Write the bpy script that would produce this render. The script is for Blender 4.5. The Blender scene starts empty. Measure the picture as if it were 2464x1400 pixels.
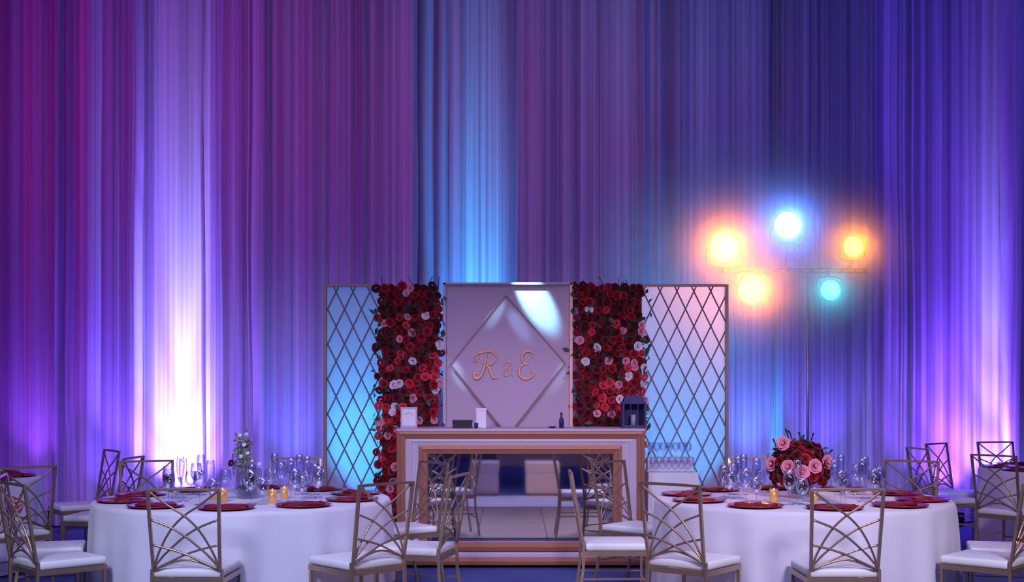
import bpy, bmesh, math, random
from mathutils import Vector, Matrix, Euler
R = math.radians
PI = math.pi
sc = bpy.context.scene
COL = sc.collection
F = 3055.0            # focal length in pixels of the 2464 px wide frame
HY = 930.0            # horizon row
EYE = 1.51

def P(px, py, Y):
    """photo pixel at depth Y -> world point"""
    return Vector(((px - 1232) * Y / F, Y, EYE - (py - HY) * Y / F))

# ------------------------------------------------------------------ camera
cam_d = bpy.data.cameras.new('camera')
cam = bpy.data.objects.new('camera', cam_d)
COL.objects.link(cam)
cam.location = (0, 0, EYE)
cam.rotation_euler = (R(90), 0, 0)
cam_d.sensor_width = 36
cam_d.lens = F / 2464 * 36
cam_d.shift_y = 230 / 2464
cam_d.clip_end = 100
sc.camera = cam

# ------------------------------------------------------------------ world and view
w = bpy.data.worlds.new('world')
sc.world = w
w.use_nodes = True
w.node_tree.nodes['Background'].inputs[0].default_value = (0.10, 0.06, 0.2, 1)
w.node_tree.nodes['Background'].inputs[1].default_value = 0.3
sc.view_settings.view_transform = 'Standard'
sc.view_settings.look = 'None'
sc.view_settings.exposure = 0.0
sc.view_settings.gamma = 1.0
sc.view_settings.use_curve_mapping = False

def aim(o, target):
    o.rotation_euler = (Vector(target) - Vector(o.location)).to_track_quat('-Z', 'Y').to_euler()

def area(name, loc, target, sx, sy, color, power, spread=180):
    l = bpy.data.lights.new(name, 'AREA')
    l.shape = 'RECTANGLE'; l.size = sx; l.size_y = sy
    l.color = color; l.energy = power; l.spread = R(spread)
    o = bpy.data.objects.new(name, l); COL.objects.link(o)
    o.location = loc; aim(o, target)
    return o

def spot(name, loc, target, color, power, angle=40, blend=0.8, radius=0.04):
    l = bpy.data.lights.new(name, 'SPOT')
    l.color = color; l.energy = power; l.spot_size = R(angle); l.spot_blend = blend
    l.shadow_soft_size = radius
    o = bpy.data.objects.new(name, l); COL.objects.link(o)
    o.location = loc; aim(o, target)
    return o

# unseen area lights washing the drapes, from the ceiling and from both sides
VIOLET = (0.30, 0.14, 1.0)
area('wash_light', (-6.5, 9.5, 6.6), (-4.2, 13.6, 3.2), 2.0, 1.0, (0.36, 0.015, 0.66), 36, 120)
area('wash_light', (-3.2, 9.5, 6.8), (-1.8, 13.6, 3.4), 2.0, 1.0, (0.50, 0.06, 0.50), 17, 90)
area('wash_light', (0.6, 9.2, 6.8), (0.5, 13.6, 3.6), 2.0, 1.0, (0.34, 0.12, 0.56), 17, 80)
area('wash_light', (6.8, 9.5, 6.6), (3.6, 13.6, 3.4), 2.0, 1.0, (0.07, 0.05, 0.72), 38, 120)
area('wash_light', (-7.6, 12.4, 4.5), (-2.5, 13.6, 3.6), 0.6, 3.0, (0.80, 0.01, 0.22), 7, 120)  # added side light, reddens the folds that face left
area('wash_light', (7.6, 12.4, 4.5), (2.5, 13.6, 3.6), 0.6, 3.0, (0.10, 0.08, 1.0), 10, 120)  # added side light, tints the right-facing folds blue
# added strip lights that fill the dim foot of the drapes
area('foot_fill_light', (-4.6, 12.5, 0.12), (-4.6, 13.7, 1.5), 3.6, 0.08, (0.22, 0.04, 0.90), 16, 130)
area('foot_fill_light', (-2.2, 12.6, 0.12), (-2.2, 13.7, 1.3), 1.6, 0.08, (0.09, 0.10, 0.90), 9, 130)
area('foot_fill_light', (2.7, 12.6, 0.12), (2.7, 13.7, 1.4), 1.4, 0.08, (0.07, 0.14, 0.95), 11, 130)
area('foot_fill_light', (4.6, 12.5, 0.12), (4.6, 13.7, 1.5), 2.0, 0.08, (0.14, 0.05, 0.95), 11, 130)
# lavender house light over the tables, thrown from the room side
spot('house_fill_light', (-2.2, 2.2, 3.9), (-1.9, 8.2, 0.6), (0.60, 0.62, 1.0), 1200, 50, 0.7, 0.5)
spot('house_fill_light', (2.6, 2.2, 3.9), (2.1, 8.2, 0.6), (0.80, 0.70, 1.0), 1330, 50, 0.7, 0.5)
area('house_fill_light', (0.0, 7.6, 5.6), (0.0, 9.0, 0.4), 4.0, 1.0, (0.55, 0.45, 0.95), 40, 100)
spot('house_fill_light', (0.0, 4.5, 3.4), (0.0, 10.7, 0.8), (1.0, 0.38, 0.66), 120, 26, 0.8, 0.3)  # unseen fill spot, tinted pink to colour the board and head table
# added lights for the mirror's reflection: two lavender fills, one warm spot
area('house_fill_light', (0.0, 3.0, 5.0), (0.0, 5.5, 0.0), 1.5, 1.0, (0.50, 0.50, 1.0), 45, 90)  # added fill to brighten the floor shown in the mirror
area('house_fill_light', (0.0, -1.5, 6.0), (0.0, -3.0, 0.0), 3.0, 2.0, (0.25, 0.30, 1.0), 70, 140)  # added fill for the rear of the room in the mirror
spot('warm_light', (1.3, 5.2, 2.6), (0.50, 3.6, 0.3), (1.0, 0.55, 0.22), 110, 26, 0.8, 0.1)

CY = 13.7             # curtain plane
BAY = 0.34            # depth of the recessed drape panels
def cx(px, Y=CY): return (px - 1232) * Y / F
UPL = []              # uplight fixtures built further down
def uplight(px, Y, color, beams, wall_y=None, tx=0.0):
    """one LED fixture; beams = (aim height, cone angle, power) of its lenses"""
    x = cx(px, Y)
    UPL.append((x, Y))
    wy = CY + BAY if wall_y is None else wall_y
    for bm_ in beams:
        aimz, ang, pw = bm_[:3]
        ox = bm_[4] if len(bm_) > 4 else 0.0
        spot('uplight_lamp', (x + ox, Y, 0.20), (x + tx + ox, wy, aimz), bm_[3] if len(bm_) > 3 else color, pw, ang, 1.0, 0.04)
CORE = (0.50, 0.62, 1.0)
MID = (0.20, 0.115, 1.0)
uplight(430, CY + 0.02, (0.24, 0.07, 1.0), ((8.0, 22, 2000), (3.8, 34, 1700, MID), (2.2, 100, 800, MID), (3.2, 11, 1500, CORE), (2.8, 15, 1100, CORE), (2.2, 50, 420, CORE)))
uplight(2415, CY + 0.02, (0.20, 0.06, 1.0), ((6.5, 20, 1000), (3.6, 30, 1300), (2.2, 90, 420, MID), (3.0, 11, 700, CORE), (2.2, 24, 260, CORE)))
uplight(2300, CY + 0.0, (0.18, 0.05, 1.0), ((8.0, 26, 1200), (3.6, 50, 620), (1.8, 100, 230)), None, -0.05)
CY1, CY2 = (0.01, 0.34, 1.0), (0.10, 0.55, 1.0)
uplight(1150, CY + 0.02, CY1, ((3.6, 16, 1500), (2.8, 15, 1500, CY1, -0.28), (2.9, 13, 1800, CY2, 0.06), (2.7, 14, 1100, CY1, 0.30), (2.6, 30, 1200)))
uplight(1869, CY - 0.02, (0.02, 0.48, 1.0), ((2.6, 14, 420), (1.8, 24, 50)), CY + 0.1)
uplight(280, CY - 0.30, (0.12, 0.05, 1.0), ((4.5, 50, 300), (2, 110, 50)), CY)
uplight(60, CY - 0.40, (0.24, 0.05, 0.9), ((4.5, 60, 160),), CY)
uplight(690, CY - 0.40, (0.07, 0.10, 1.0), ((4.0, 60, 160),), CY)
uplight(1815, CY - 0.40, (0.07, 0.18, 1.0), ((4.5, 60, 260),), CY)
uplight(2000, CY - 0.40, (0.12, 0.05, 1.0), ((4.5, 60, 200),), CY)
# cyan pair behind the backlit trellis screens, and a soft one in front of the right screen
uplight(900, 11.85, (0.01, 0.38, 1.0), ((2.0, 70, 620), (3.0, 50, 170)), 11.52, -0.05)
uplight(1610, 11.85, (0.02, 0.40, 1.0), ((2.0, 74, 1300), (3.0, 56, 420)), 11.52, 0.05)
uplight(1640, 11.28, (0.05, 0.44, 1.0), ((3.8, 52, 110),), 11.47, 0.05)
# slanting beam over the board top, its fainter streak, then added patch spots
spot('board_patch_light', (-0.42, 10.9, 3.35), (0.20, 11.45, 2.31), (0.25, 0.80, 1.0), 1100, 13, 0.7, 0.02)
spot('board_patch_light', (-0.75, 10.8, 3.25), (0.09, 11.42, 2.02), (0.25, 0.55, 1.0), 150, 6, 0.9, 0.02)
spot('board_patch_light', (-1.00, 10.9, 2.45), (-0.47, 11.44, 1.60), (0.35, 0.80, 1.0), 70, 8, 0.9, 0.02)  # added spot imitating the reflected patch at the diamond's lower left
spot('board_patch_light', (1.00, 10.9, 2.45), (0.41, 11.44, 1.58), (0.35, 0.70, 1.0), 45, 8, 0.9, 0.02)  # added spot imitating the reflected patch at the diamond's lower right
spot('board_patch_light', (0.45, 10.9, 3.2), (-0.17, 11.42, 2.12), (0.30, 0.80, 1.0), 130, 6, 0.9, 0.02)  # added spot imitating the reflected glow on the diamond's upper left edge

# ------------------------------------------------------------------ materials
MATS = {}
def mat(name, color, rough=0.6, metal=0.0, noise=0.0, nscale=20.0, bump=0.0, sheen=0.0, trans=0.0, emit=None, estr=0.0,
        stretch=None, ior=1.45, alpha=1.0):
    if name in MATS: return MATS[name]
    m = bpy.data.materials.new(name); m.use_nodes = True
    nt = m.node_tree; b = nt.nodes['Principled BSDF']
    b.inputs['Base Color'].default_value = (*color, 1)
    b.inputs['Roughness'].default_value = rough
    b.inputs['Metallic'].default_value = metal
    b.inputs['IOR'].default_value = ior
    if sheen: b.inputs['Sheen Weight'].default_value = sheen
    if trans: b.inputs['Transmission Weight'].default_value = trans
    if emit:
        b.inputs['Emission Color'].default_value = (*emit, 1)
        b.inputs['Emission Strength'].default_value = estr
    if noise or bump:
        tc = nt.nodes.new('ShaderNodeTexCoord'); mp = nt.nodes.new('ShaderNodeMapping')
        nz = nt.nodes.new('ShaderNodeTexNoise'); nz.inputs['Scale'].default_value = nscale
        nz.inputs['Detail'].default_value = 4
        if stretch: mp.inputs['Scale'].default_value = stretch
        nt.links.new(tc.outputs['Object'], mp.inputs[0]); nt.links.new(mp.outputs[0], nz.inputs[0])
        if noise:
            mx = nt.nodes.new('ShaderNodeMix'); mx.data_type = 'RGBA'
            mx.inputs[6].default_value = (*[c * (1 - noise) for c in color], 1)
            mx.inputs[7].default_value = (*[min(1, c * (1 + noise)) for c in color], 1)
            nt.links.new(nz.outputs[0], mx.inputs[0]); nt.links.new(mx.outputs[2], b.inputs['Base Color'])
        if bump:
            bp = nt.nodes.new('ShaderNodeBump'); bp.inputs['Strength'].default_value = bump
            bp.inputs['Distance'].default_value = 0.01
            nt.links.new(nz.outputs[0], bp.inputs['Height']); nt.links.new(bp.outputs[0], b.inputs['Normal'])
    MATS[name] = m
    return m

def sheer_mat():
    m = bpy.data.materials.new('sheer_voile'); m.use_nodes = True
    nt = m.node_tree; nt.nodes.clear()
    out = nt.nodes.new('ShaderNodeOutputMaterial')
    tc = nt.nodes.new('ShaderNodeTexCoord'); mp = nt.nodes.new('ShaderNodeMapping')
    mp.inputs['Scale'].default_value = (15, 0.0, 0.04)
    nz = nt.nodes.new('ShaderNodeTexNoise'); nz.inputs['Scale'].default_value = 1.0; nz.inputs['Detail'].default_value = 5
    nz.inputs['Roughness'].default_value = 0.65
    cr = nt.nodes.new('ShaderNodeValToRGB')
    cr.color_ramp.elements[0].position = 0.36; cr.color_ramp.elements[0].color = (0.40, 0.34, 0.44, 1)
    cr.color_ramp.elements[1].position = 0.64; cr.color_ramp.elements[1].color = (0.86, 0.84, 0.88, 1)
    d = nt.nodes.new('ShaderNodeBsdfDiffuse'); t = nt.nodes.new('ShaderNodeBsdfTranslucent')
    mx = nt.nodes.new('ShaderNodeMixShader'); mx.inputs[0].default_value = 0.22
    nt.links.new(tc.outputs['Object'], mp.inputs[0]); nt.links.new(mp.outputs[0], nz.inputs[0])
    mp2 = nt.nodes.new('ShaderNodeMapping'); mp2.inputs['Scale'].default_value = (3.2, 0, 0.03); mp2.inputs['Location'].default_value = (5, 0, 0)
    nz2 = nt.nodes.new('ShaderNodeTexNoise'); nz2.inputs['Scale'].default_value = 1.0; nz2.inputs['Detail'].default_value = 2
    mad = nt.nodes.new('ShaderNodeMath'); mad.operation = 'MULTIPLY_ADD'; mad.inputs[1].default_value = 0.55
    sub = nt.nodes.new('ShaderNodeMath'); sub.operation = 'SUBTRACT'; sub.inputs[1].default_value = 0.28
    nt.links.new(tc.outputs['Object'], mp2.inputs[0]); nt.links.new(mp2.outputs[0], nz2.inputs[0])
    nt.links.new(nz2.outputs[0], mad.inputs[0]); nt.links.new(nz.outputs[0], mad.inputs[2])
    nt.links.new(mad.outputs[0], sub.inputs[0]); nt.links.new(sub.outputs[0], cr.inputs[0])
    nt.links.new(cr.outputs[0], d.inputs[0]); nt.links.new(cr.outputs[0], t.inputs[0])
    nt.links.new(d.outputs[0], mx.inputs[1]); nt.links.new(t.outputs[0], mx.inputs[2])
    nt.links.new(mx.outputs[0], out.inputs[0])
    return m

M_voile = sheer_mat()
def scrim_mat():
    m = bpy.data.materials.new('white_scrim'); m.use_nodes = True; nt = m.node_tree; nt.nodes.clear()
    out = nt.nodes.new('ShaderNodeOutputMaterial'); d = nt.nodes.new('ShaderNodeBsdfDiffuse'); t = nt.nodes.new('ShaderNodeBsdfTranslucent')
    tc = nt.nodes.new('ShaderNodeTexCoord'); nz = nt.nodes.new('ShaderNodeTexNoise'); nz.inputs['Scale'].default_value = 40
    cr = nt.nodes.new('ShaderNodeValToRGB'); cr.color_ramp.elements[0].color = (0.52, 0.48, 0.54, 1); cr.color_ramp.elements[1].color = (0.60, 0.56, 0.62, 1)
    t.inputs[0].default_value = (0.9, 0.9, 0.9, 1)
    mx = nt.nodes.new('ShaderNodeMixShader'); mx.inputs[0].default_value = 0.6
    nt.links.new(tc.outputs['Object'], nz.inputs[0]); nt.links.new(nz.outputs[0], cr.inputs[0]); nt.links.new(cr.outputs[0], d.inputs[0])
    nt.links.new(d.outputs[0], mx.inputs[1]); nt.links.new(t.outputs[0], mx.inputs[2]); nt.links.new(mx.outputs[0], out.inputs[0])
    return m
M_scrim = scrim_mat()
M_carpet = mat('blue_carpet', (0.05, 0.07, 0.24), 0.95, noise=0.35, nscale=60, bump=0.4)
M_wall = mat('wall_paint', (0.20, 0.18, 0.26), 0.8, noise=0.08, nscale=3)
M_ceil = mat('ceiling_paint', (0.10, 0.09, 0.13), 0.9, noise=0.05, nscale=3)
M_base = mat('baseboard_paint', (0.25, 0.22, 0.28), 0.5, noise=0.05)
M_gold = mat('champagne_metal', (0.46, 0.33, 0.22), 0.34, 0.75, noise=0.12, nscale=30)
M_copper = mat('copper_paint', (0.30, 0.115, 0.07), 0.45, 0.3, noise=0.10, nscale=25)
M_rosegold = mat('rose_gold_paint', (0.80, 0.42, 0.30), 0.4, 0.2, noise=0.08, nscale=25)
M_cush = mat('ivory_vinyl', (0.80, 0.82, 0.78), 0.5, noise=0.04, nscale=12, bump=0.05)
M_cloth = mat('white_linen', (0.78, 0.76, 0.82), 0.85, noise=0.03, nscale=60, bump=0.06, sheen=0.2)
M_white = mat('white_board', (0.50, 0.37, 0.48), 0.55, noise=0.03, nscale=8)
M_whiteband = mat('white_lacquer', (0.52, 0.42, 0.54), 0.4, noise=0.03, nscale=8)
M_mirror = mat('mirror_silver', (0.80, 0.78, 0.84), 0.03, 1.0, noise=0.01)
M_redch = mat('garnet_lacquer', (0.26, 0.006, 0.018), 0.22, noise=0.15, nscale=14)
M_napk = mat('wine_napkin', (0.24, 0.006, 0.022), 0.75, noise=0.15, nscale=30, bump=0.2)
M_glass = mat('clear_glass', (1, 1, 1), 0.0, noise=0.0, trans=1.0, ior=1.35)
M_water = mat('vase_water', (0.55, 0.80, 0.95), 0.0, trans=1.0, ior=1.33)
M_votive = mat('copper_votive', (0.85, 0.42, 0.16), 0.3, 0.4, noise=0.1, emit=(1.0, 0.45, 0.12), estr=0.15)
M_flame = mat('candle_flame', (1, .6, .2), 0.5, emit=(1.0, 0.55, 0.2), estr=6, noise=0.01)
M_wax = mat('candle_wax', (0.8, 0.72, 0.6), 0.5, noise=0.03)
M_rose = [mat('rose_dark_red', (0.11, 0.002, 0.008), 0.65, noise=0.4, nscale=30),
          mat('rose_red', (0.34, 0.004, 0.016), 0.6, noise=0.35, nscale=30),
          mat('rose_bright_red', (0.75, 0.03, 0.06), 0.6, noise=0.3, nscale=30),
          mat('rose_pink', (0.85, 0.30, 0.40), 0.6, noise=0.2, nscale=30),
          mat('rose_blush', (0.90, 0.72, 0.82), 0.6, noise=0.15, nscale=30)]
M_leaf = mat('leaf_green', (0.03, 0.10, 0.05), 0.55, noise=0.4, nscale=12)
M_sage = mat('sage_leaf', (0.30, 0.32, 0.24), 0.6, noise=0.3, nscale=20)
M_twig = mat('dark_twig', (0.03, 0.012, 0.03), 0.7, noise=0.3, nscale=30)
M_black = mat('black_metal', (0.015, 0.013, 0.02), 0.4, 0.3, noise=0.1)
M_navy = mat('navy_metal', (0.03, 0.025, 0.12), 0.45, 0.2, noise=0.2)
M_steel = mat('brushed_steel', (0.45, 0.42, 0.50), 0.35, 0.9, noise=0.05)
M_wood = mat('dance_floor_wood', (0.34, 0.24, 0.20), 0.4, noise=0.3, nscale=6, stretch=(1, 8, 1))
M_paper = mat('card_paper', (0.80, 0.76, 0.84), 0.7, noise=0.04)
M_blossom = mat('white_blossom', (0.9, 0.85, 0.88), 0.6, noise=0.1)
M_golden = mat('golden_light_paint', (0.75, 0.6, 0.45), 0.6, noise=0.1)  # golden light of the rear wall put into the base colour
M_foam = mat('board_backing', (0.05, 0.03, 0.03), 0.9, noise=0.2)
def clear_mat(name, tint, gl):
    m = bpy.data.materials.new(name); m.use_nodes = True; nt = m.node_tree; nt.nodes.clear()
    out = nt.nodes.new('ShaderNodeOutputMaterial'); t = nt.nodes.new('ShaderNodeBsdfTransparent'); g = nt.nodes.new('ShaderNodeBsdfGlossy')
    t.inputs[0].default_value = (*tint, 1); g.inputs['Roughness'].default_value = 0.06; g.inputs[0].default_value = (0.95, 0.95, 1, 1)
    lw = nt.nodes.new('ShaderNodeLayerWeight'); lw.inputs[0].default_value = gl
    ma = nt.nodes.new('ShaderNodeMath'); ma.operation = 'MULTIPLY_ADD'; ma.inputs[1].default_value = 0.75; ma.inputs[2].default_value = 0.05
    mx = nt.nodes.new('ShaderNodeMixShader')
    nt.links.new(lw.outputs['Facing'], ma.inputs[0]); nt.links.new(ma.outputs[0], mx.inputs[0])
    nt.links.new(t.outputs[0], mx.inputs[1]); nt.links.new(g.outputs[0], mx.inputs[2]); nt.links.new(mx.outputs[0], out.inputs[0])
    return m
M_glass = clear_mat('thin_clear_glass', (0.93, 0.95, 1.0), 0.35)
M_water = clear_mat('tinted_water', (0.45, 0.68, 0.85), 0.2)
def lens_mat(name, c, s): return mat(name, (0.05, 0.05, 0.05), 0.3, emit=c, estr=s, noise=0.01)

# ------------------------------------------------------------------ mesh helpers
def obj(name, bm, m, parent=None, smooth=False):
    me = bpy.data.meshes.new(name)
    bm.normal_update(); bm.to_mesh(me); bm.free()
    if smooth:
        for p in me.polygons: p.use_smooth = True
    me.materials.append(m)
    o = bpy.data.objects.new(name, me); COL.objects.link(o)
    if parent is not None: o.parent = parent
    return o
def inst(name, me, parent, mtx):
    o = bpy.data.objects.new(name, me); COL.objects.link(o); o.parent = parent
    o.matrix_basis = mtx
    return o
def tag(o, label, cat, group=None, kind=None):
    o['label'] = label; o['category'] = cat
    if group: o['group'] = group
    if kind: o['kind'] = kind
    return o
def empty(name, loc, rz, label, cat, group=None):
    o = bpy.data.objects.new(name, None); COL.objects.link(o)
    o.location = loc; o.rotation_euler = (0, 0, rz); o.empty_display_size = 0.1
    return tag(o, label, cat, group)
def copy_tree(o, parent=None):
    c = o.copy(); COL.objects.link(c)
    if parent is not None: c.parent = parent
    for ch in list(o.children): copy_tree(ch, c)
    return c
def box(bm, x0, x1, y0, y1, z0, z1, bev=0.0):
    vs = [bm.verts.new(p) for p in ((x0,y0,z0),(x1,y0,z0),(x1,y1,z0),(x0,y1,z0),(x0,y0,z1),(x1,y0,z1),(x1,y1,z1),(x0,y1,z1))]
    fs = [bm.faces.new([vs[i] for i in q]) for q in ((3,2,1,0),(4,5,6,7),(0,1,5,4),(1,2,6,5),(2,3,7,6),(3,0,4,7))]
    if bev:
        es = list({e for f in fs for e in f.edges})
        bmesh.ops.bevel(bm, geom=es, offset=bev, segments=2, affect='EDGES', profile=0.6)
    return bm
def boxbm(*a, **k): return box(bmesh.new(), *a, **k)
def tube(bm, pts, r, seg=6, closed=False, flat=None):
    """tube through points; r a number or a list; flat = (sx, sy) cross-section scale"""
    pts = [Vector(p) for p in pts]; n = len(pts)
    rs = r if isinstance(r, (list, tuple)) else [r] * n
    rings = []; up = None
    for i, p in enumerate(pts):
        a = pts[(i - 1) % n] if (i or closed) else p
        b = pts[(i + 1) % n] if (i < n - 1 or closed) else p
        t = (b - a).normalized()
        if up is None:
            up = Vector((0, 1, 0)) if abs(t.y) < 0.8 else Vector((1, 0, 0))
        s = t.cross(up).normalized(); u = s.cross(t).normalized(); up = u
        fx, fy = flat if flat else (1, 1)
        rings.append([bm.verts.new(p + s * (math.cos(2*PI*k/seg + PI/4) * rs[i] * fx) + u * (math.sin(2*PI*k/seg + PI/4) * rs[i] * fy)) for k in range(seg)])
    m = n if closed else n - 1
    for i in range(m):
        A, B = rings[i], rings[(i + 1) % n]
        for k in range(seg):
            bm.faces.new((A[k], A[(k+1) % seg], B[(k+1) % seg], B[k]))
    if not closed:
        bm.faces.new(rings[0][::-1]); bm.faces.new(rings[-1])
    return bm
def tubebm(*a, **k): return tube(bmesh.new(), *a, **k)
def lathe(bm, prof, seg=20, cx_=0, cy_=0, cz_=0):
    rings = []
    for r, z in prof:
        if r < 1e-5: rings.append([bm.verts.new((cx_, cy_, cz_ + z))])
        else: rings.append([bm.verts.new((cx_ + r*math.cos(2*PI*k/seg), cy_ + r*math.sin(2*PI*k/seg), cz_ + z)) for k in range(seg)])
    for A, B in zip(rings, rings[1:]):
        for k in range(seg):
            k2 = (k + 1) % seg
            if len(A) == 1 and len(B) == 1: continue
            if len(A) == 1: bm.faces.new((A[0], B[k2], B[k]))
            elif len(B) == 1: bm.faces.new((A[k], A[k2], B[0]))
            else: bm.faces.new((A[k], A[k2], B[k2], B[k]))
    return bm
def lathebm(*a, **k): return lathe(bmesh.new(), *a, **k)
def crom(pts, n=6):
    pts = [Vector(p) for p in pts]; out = []
    for i in range(len(pts) - 1):
        p0 = pts[max(i-1, 0)]; p1 = pts[i]; p2 = pts[i+1]; p3 = pts[min(i+2, len(pts)-1)]
        for k in range(n):
            t = k / n
            out.append(0.5 * ((2*p1) + (p2-p0)*t + (2*p0-5*p1+4*p2-p3)*t*t + (-p0+3*p1-3*p2+p3)*t**3))
    out.append(pts[-1]); return out

# ------------------------------------------------------------------ room shell
def struct(name, bm, m, parent=None):
    o = obj(name, bm, m, parent)
    if parent is None: o['kind'] = 'structure'
    return o
XW, YB, YF, H = 8.6, 14.6, -6.0, 8.0
struct('floor', boxbm(-XW, XW, YF, YB, -0.1, 0), M_carpet)
struct('ceiling', boxbm(-XW, XW, YF, YB, H, H + 0.1), M_ceil)
struct('wall_back', boxbm(-XW, XW, YB, YB + 0.1, 0, H), M_wall)
struct('wall_rear', boxbm(-XW, XW, YF - 0.1, YF, 0, H), M_wall)
struct('wall_left', boxbm(-XW - 0.1, -XW, YF, YB, 0, H), M_wall)
struct('wall_right', boxbm(XW, XW + 0.1, YF, YB, 0, H), M_wall)
struct('baseboard_rear', boxbm(-XW, XW, YF, YF + 0.02, 0, 0.14), M_base)
struct('baseboard_left', boxbm(-XW, -XW + 0.02, YF, YB, 0, 0.14), M_base)
struct('baseboard_right', boxbm(XW - 0.02, XW, YF, YB, 0, 0.14), M_base)

# ------------------------------------------------------------------ drapes
def drape(px0, px1, y_off, seed, label, ret=True, h=7.3):
    """one sheer panel of irregular pleats; px0..px1 in photo columns"""
    rnd = random.Random(seed)
    x0, x1 = cx(px0), cx(px1)
    base = CY + y_off
    # pleat list
    pl = []; x = x0
    while x < x1:
        wd = rnd.choice((0.04, 0.06, 0.10, 0.16, 0.25, 0.38)) * rnd.uniform(0.7, 1.3)
        if x1 - x - wd < 0.03: wd = x1 - x
        pl.append((x, wd, rnd.uniform(0.1, 1.0) ** 1.6 * min(0.10, wd * 0.7), rnd.uniform(0.6, 1.6))); x += wd
    xs = []; ys = []
    for (px, wd, dp, ex) in pl:
        n = max(5, int(wd / 0.0085))
        for k in range(n):
            t = k / n
            xs.append(px + wd * t)
            fx = px + wd * t; fine = 0.0014 * math.sin(fx * 160 + 3 * math.sin(fx * 9) + seed) * (0.5 + 0.5 * math.sin(fx * 5.1 + seed)) + 0.0008 * math.sin(fx * 390 + 4 * math.sin(fx * 13))
            ys.append(-dp * (math.sin(PI * t) ** ex) + fine)
    big = [0.05 * math.sin(x * 1.9 + seed) + 0.03 * math.sin(x * 4.3 + seed * 2) for x in xs]
    rows = 13
    bm = bmesh.new(); grid = []
    ph = rnd.uniform(0, 6)
    for j in range(rows):
        f = j / (rows - 1); z = 0.02 + (h - 0.02) * f
        amp = 1.12 - 0.25 * f
        row = []
        for i, (x, y) in enumerate(zip(xs, ys)):
            sway = 0.012 * math.sin(z * 0.9 + ph + x * 1.3) * (1 - f * 0.4) + 0.006 * math.sin(z * 2.1 + x * 5)
            row.append(bm.verts.new((x + sway, base + big[i] * 0.6 + y * amp, z)))
        grid.append(row)
    if ret:   # returns on both sides, back to the wall line
        for row in grid:
            z = row[0].co.z
            row.insert(0, bm.verts.new((row[0].co.x - 0.01, base + BAY + 0.16, z)))
            row.append(bm.verts.new((row[-1].co.x + 0.01, base + BAY + 0.16, z)))
    for a, b in zip(grid, grid[1:]):
        for i in range(len(a) - 1):
            bm.faces.new((a[i], a[i+1], b[i+1], b[i]))
    o = obj('sheer_curtain', bm, M_voile, None, True)
    tag(o, label, 'drape', 'sheer drape panels along the back wall')
    return o
# recessed panels carry a glow, the proud panels between them stay plain
drape(-420, 325, 0, 3, 'purple-lit sheer drape panel at far left end of the back wall')
drape(321, 533, BAY, 5, 'recessed sheer drape panel with the white-violet glow, left of centre', False)
drape(529, 1000, 0, 8, 'plum-lit wide sheer drape panel between the white-violet glow and the cyan glow')
drape(996, 1248, BAY, 11, 'recessed sheer drape panel lit cyan above the monogram board', False)
drape(1244, 1858, 0, 14, 'mauve-blue wide sheer drape panel right of the cyan glow, behind the orange lamps')
drape(1854, 1884, 0.10, 17, 'narrow recessed sheer strip glowing cyan above the rose centrepiece', False)
drape(1880, 2108, 0, 21, 'deep blue sheer drape panel behind the right end of the lamp bar')
drape(2104, 2440, BAY, 23, 'recessed sheer drape panel with the tall violet glow on the right', False)
drape(2436, 2900, 0, 29, 'dark violet sheer drape panel at the far right end')
# pipe from which the drapes hang
o = obj('drape_pipe', tubebm([(-8.4, CY + 0.3, 7.33), (8.4, CY + 0.3, 7.33)], 0.03, 10), M_steel)
tag(o, 'steel pipe carrying the sheer drapes high above the frame', 'pipe')

# LED uplights on the floor
def uplight_fixture(x, y, i, label):
    root = empty('uplight', (x, y, 0), 0, label, 'light', 'floor uplights')
    obj('housing', boxbm(-0.07, 0.07, -0.07, 0.07, 0.03, 0.16, bev=0.01), M_black, root)
    obj('lens', lathebm([(0.0, 0.162), (0.05, 0.162), (0.055, 0.156)], 16), mat('uplight_lens', (0.2, 0.2, 0.3), 0.1, noise=0.01), root)
    obj('bracket', boxbm(-0.08, 0.08, -0.015, 0.015, 0.0, 0.032), M_black, root)
ULAB = ['black floor uplight under the white-violet glow, left of centre', 'black floor uplight at the right edge of the tall violet glow',
        'black floor uplight under the left half of the tall violet glow', 'black floor uplight under the cyan drape glow behind the board',
        'black floor uplight inside the narrow cyan strip', 'black floor uplight before the left drape, nearer the white-violet glow', 'black floor uplight before the far left drape, nearer the frame edge',
        'black floor uplight before the plum drape left of the trellis', 'black floor uplight right of the right trellis',
        'black floor uplight behind the rose centrepiece', 'black floor uplight behind the left trellis', 'black floor uplight behind the right trellis',
        'black floor uplight at the foot of the right trellis']
for i, (x, y) in enumerate(UPL): uplight_fixture(x, y, i, ULAB[i])

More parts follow.
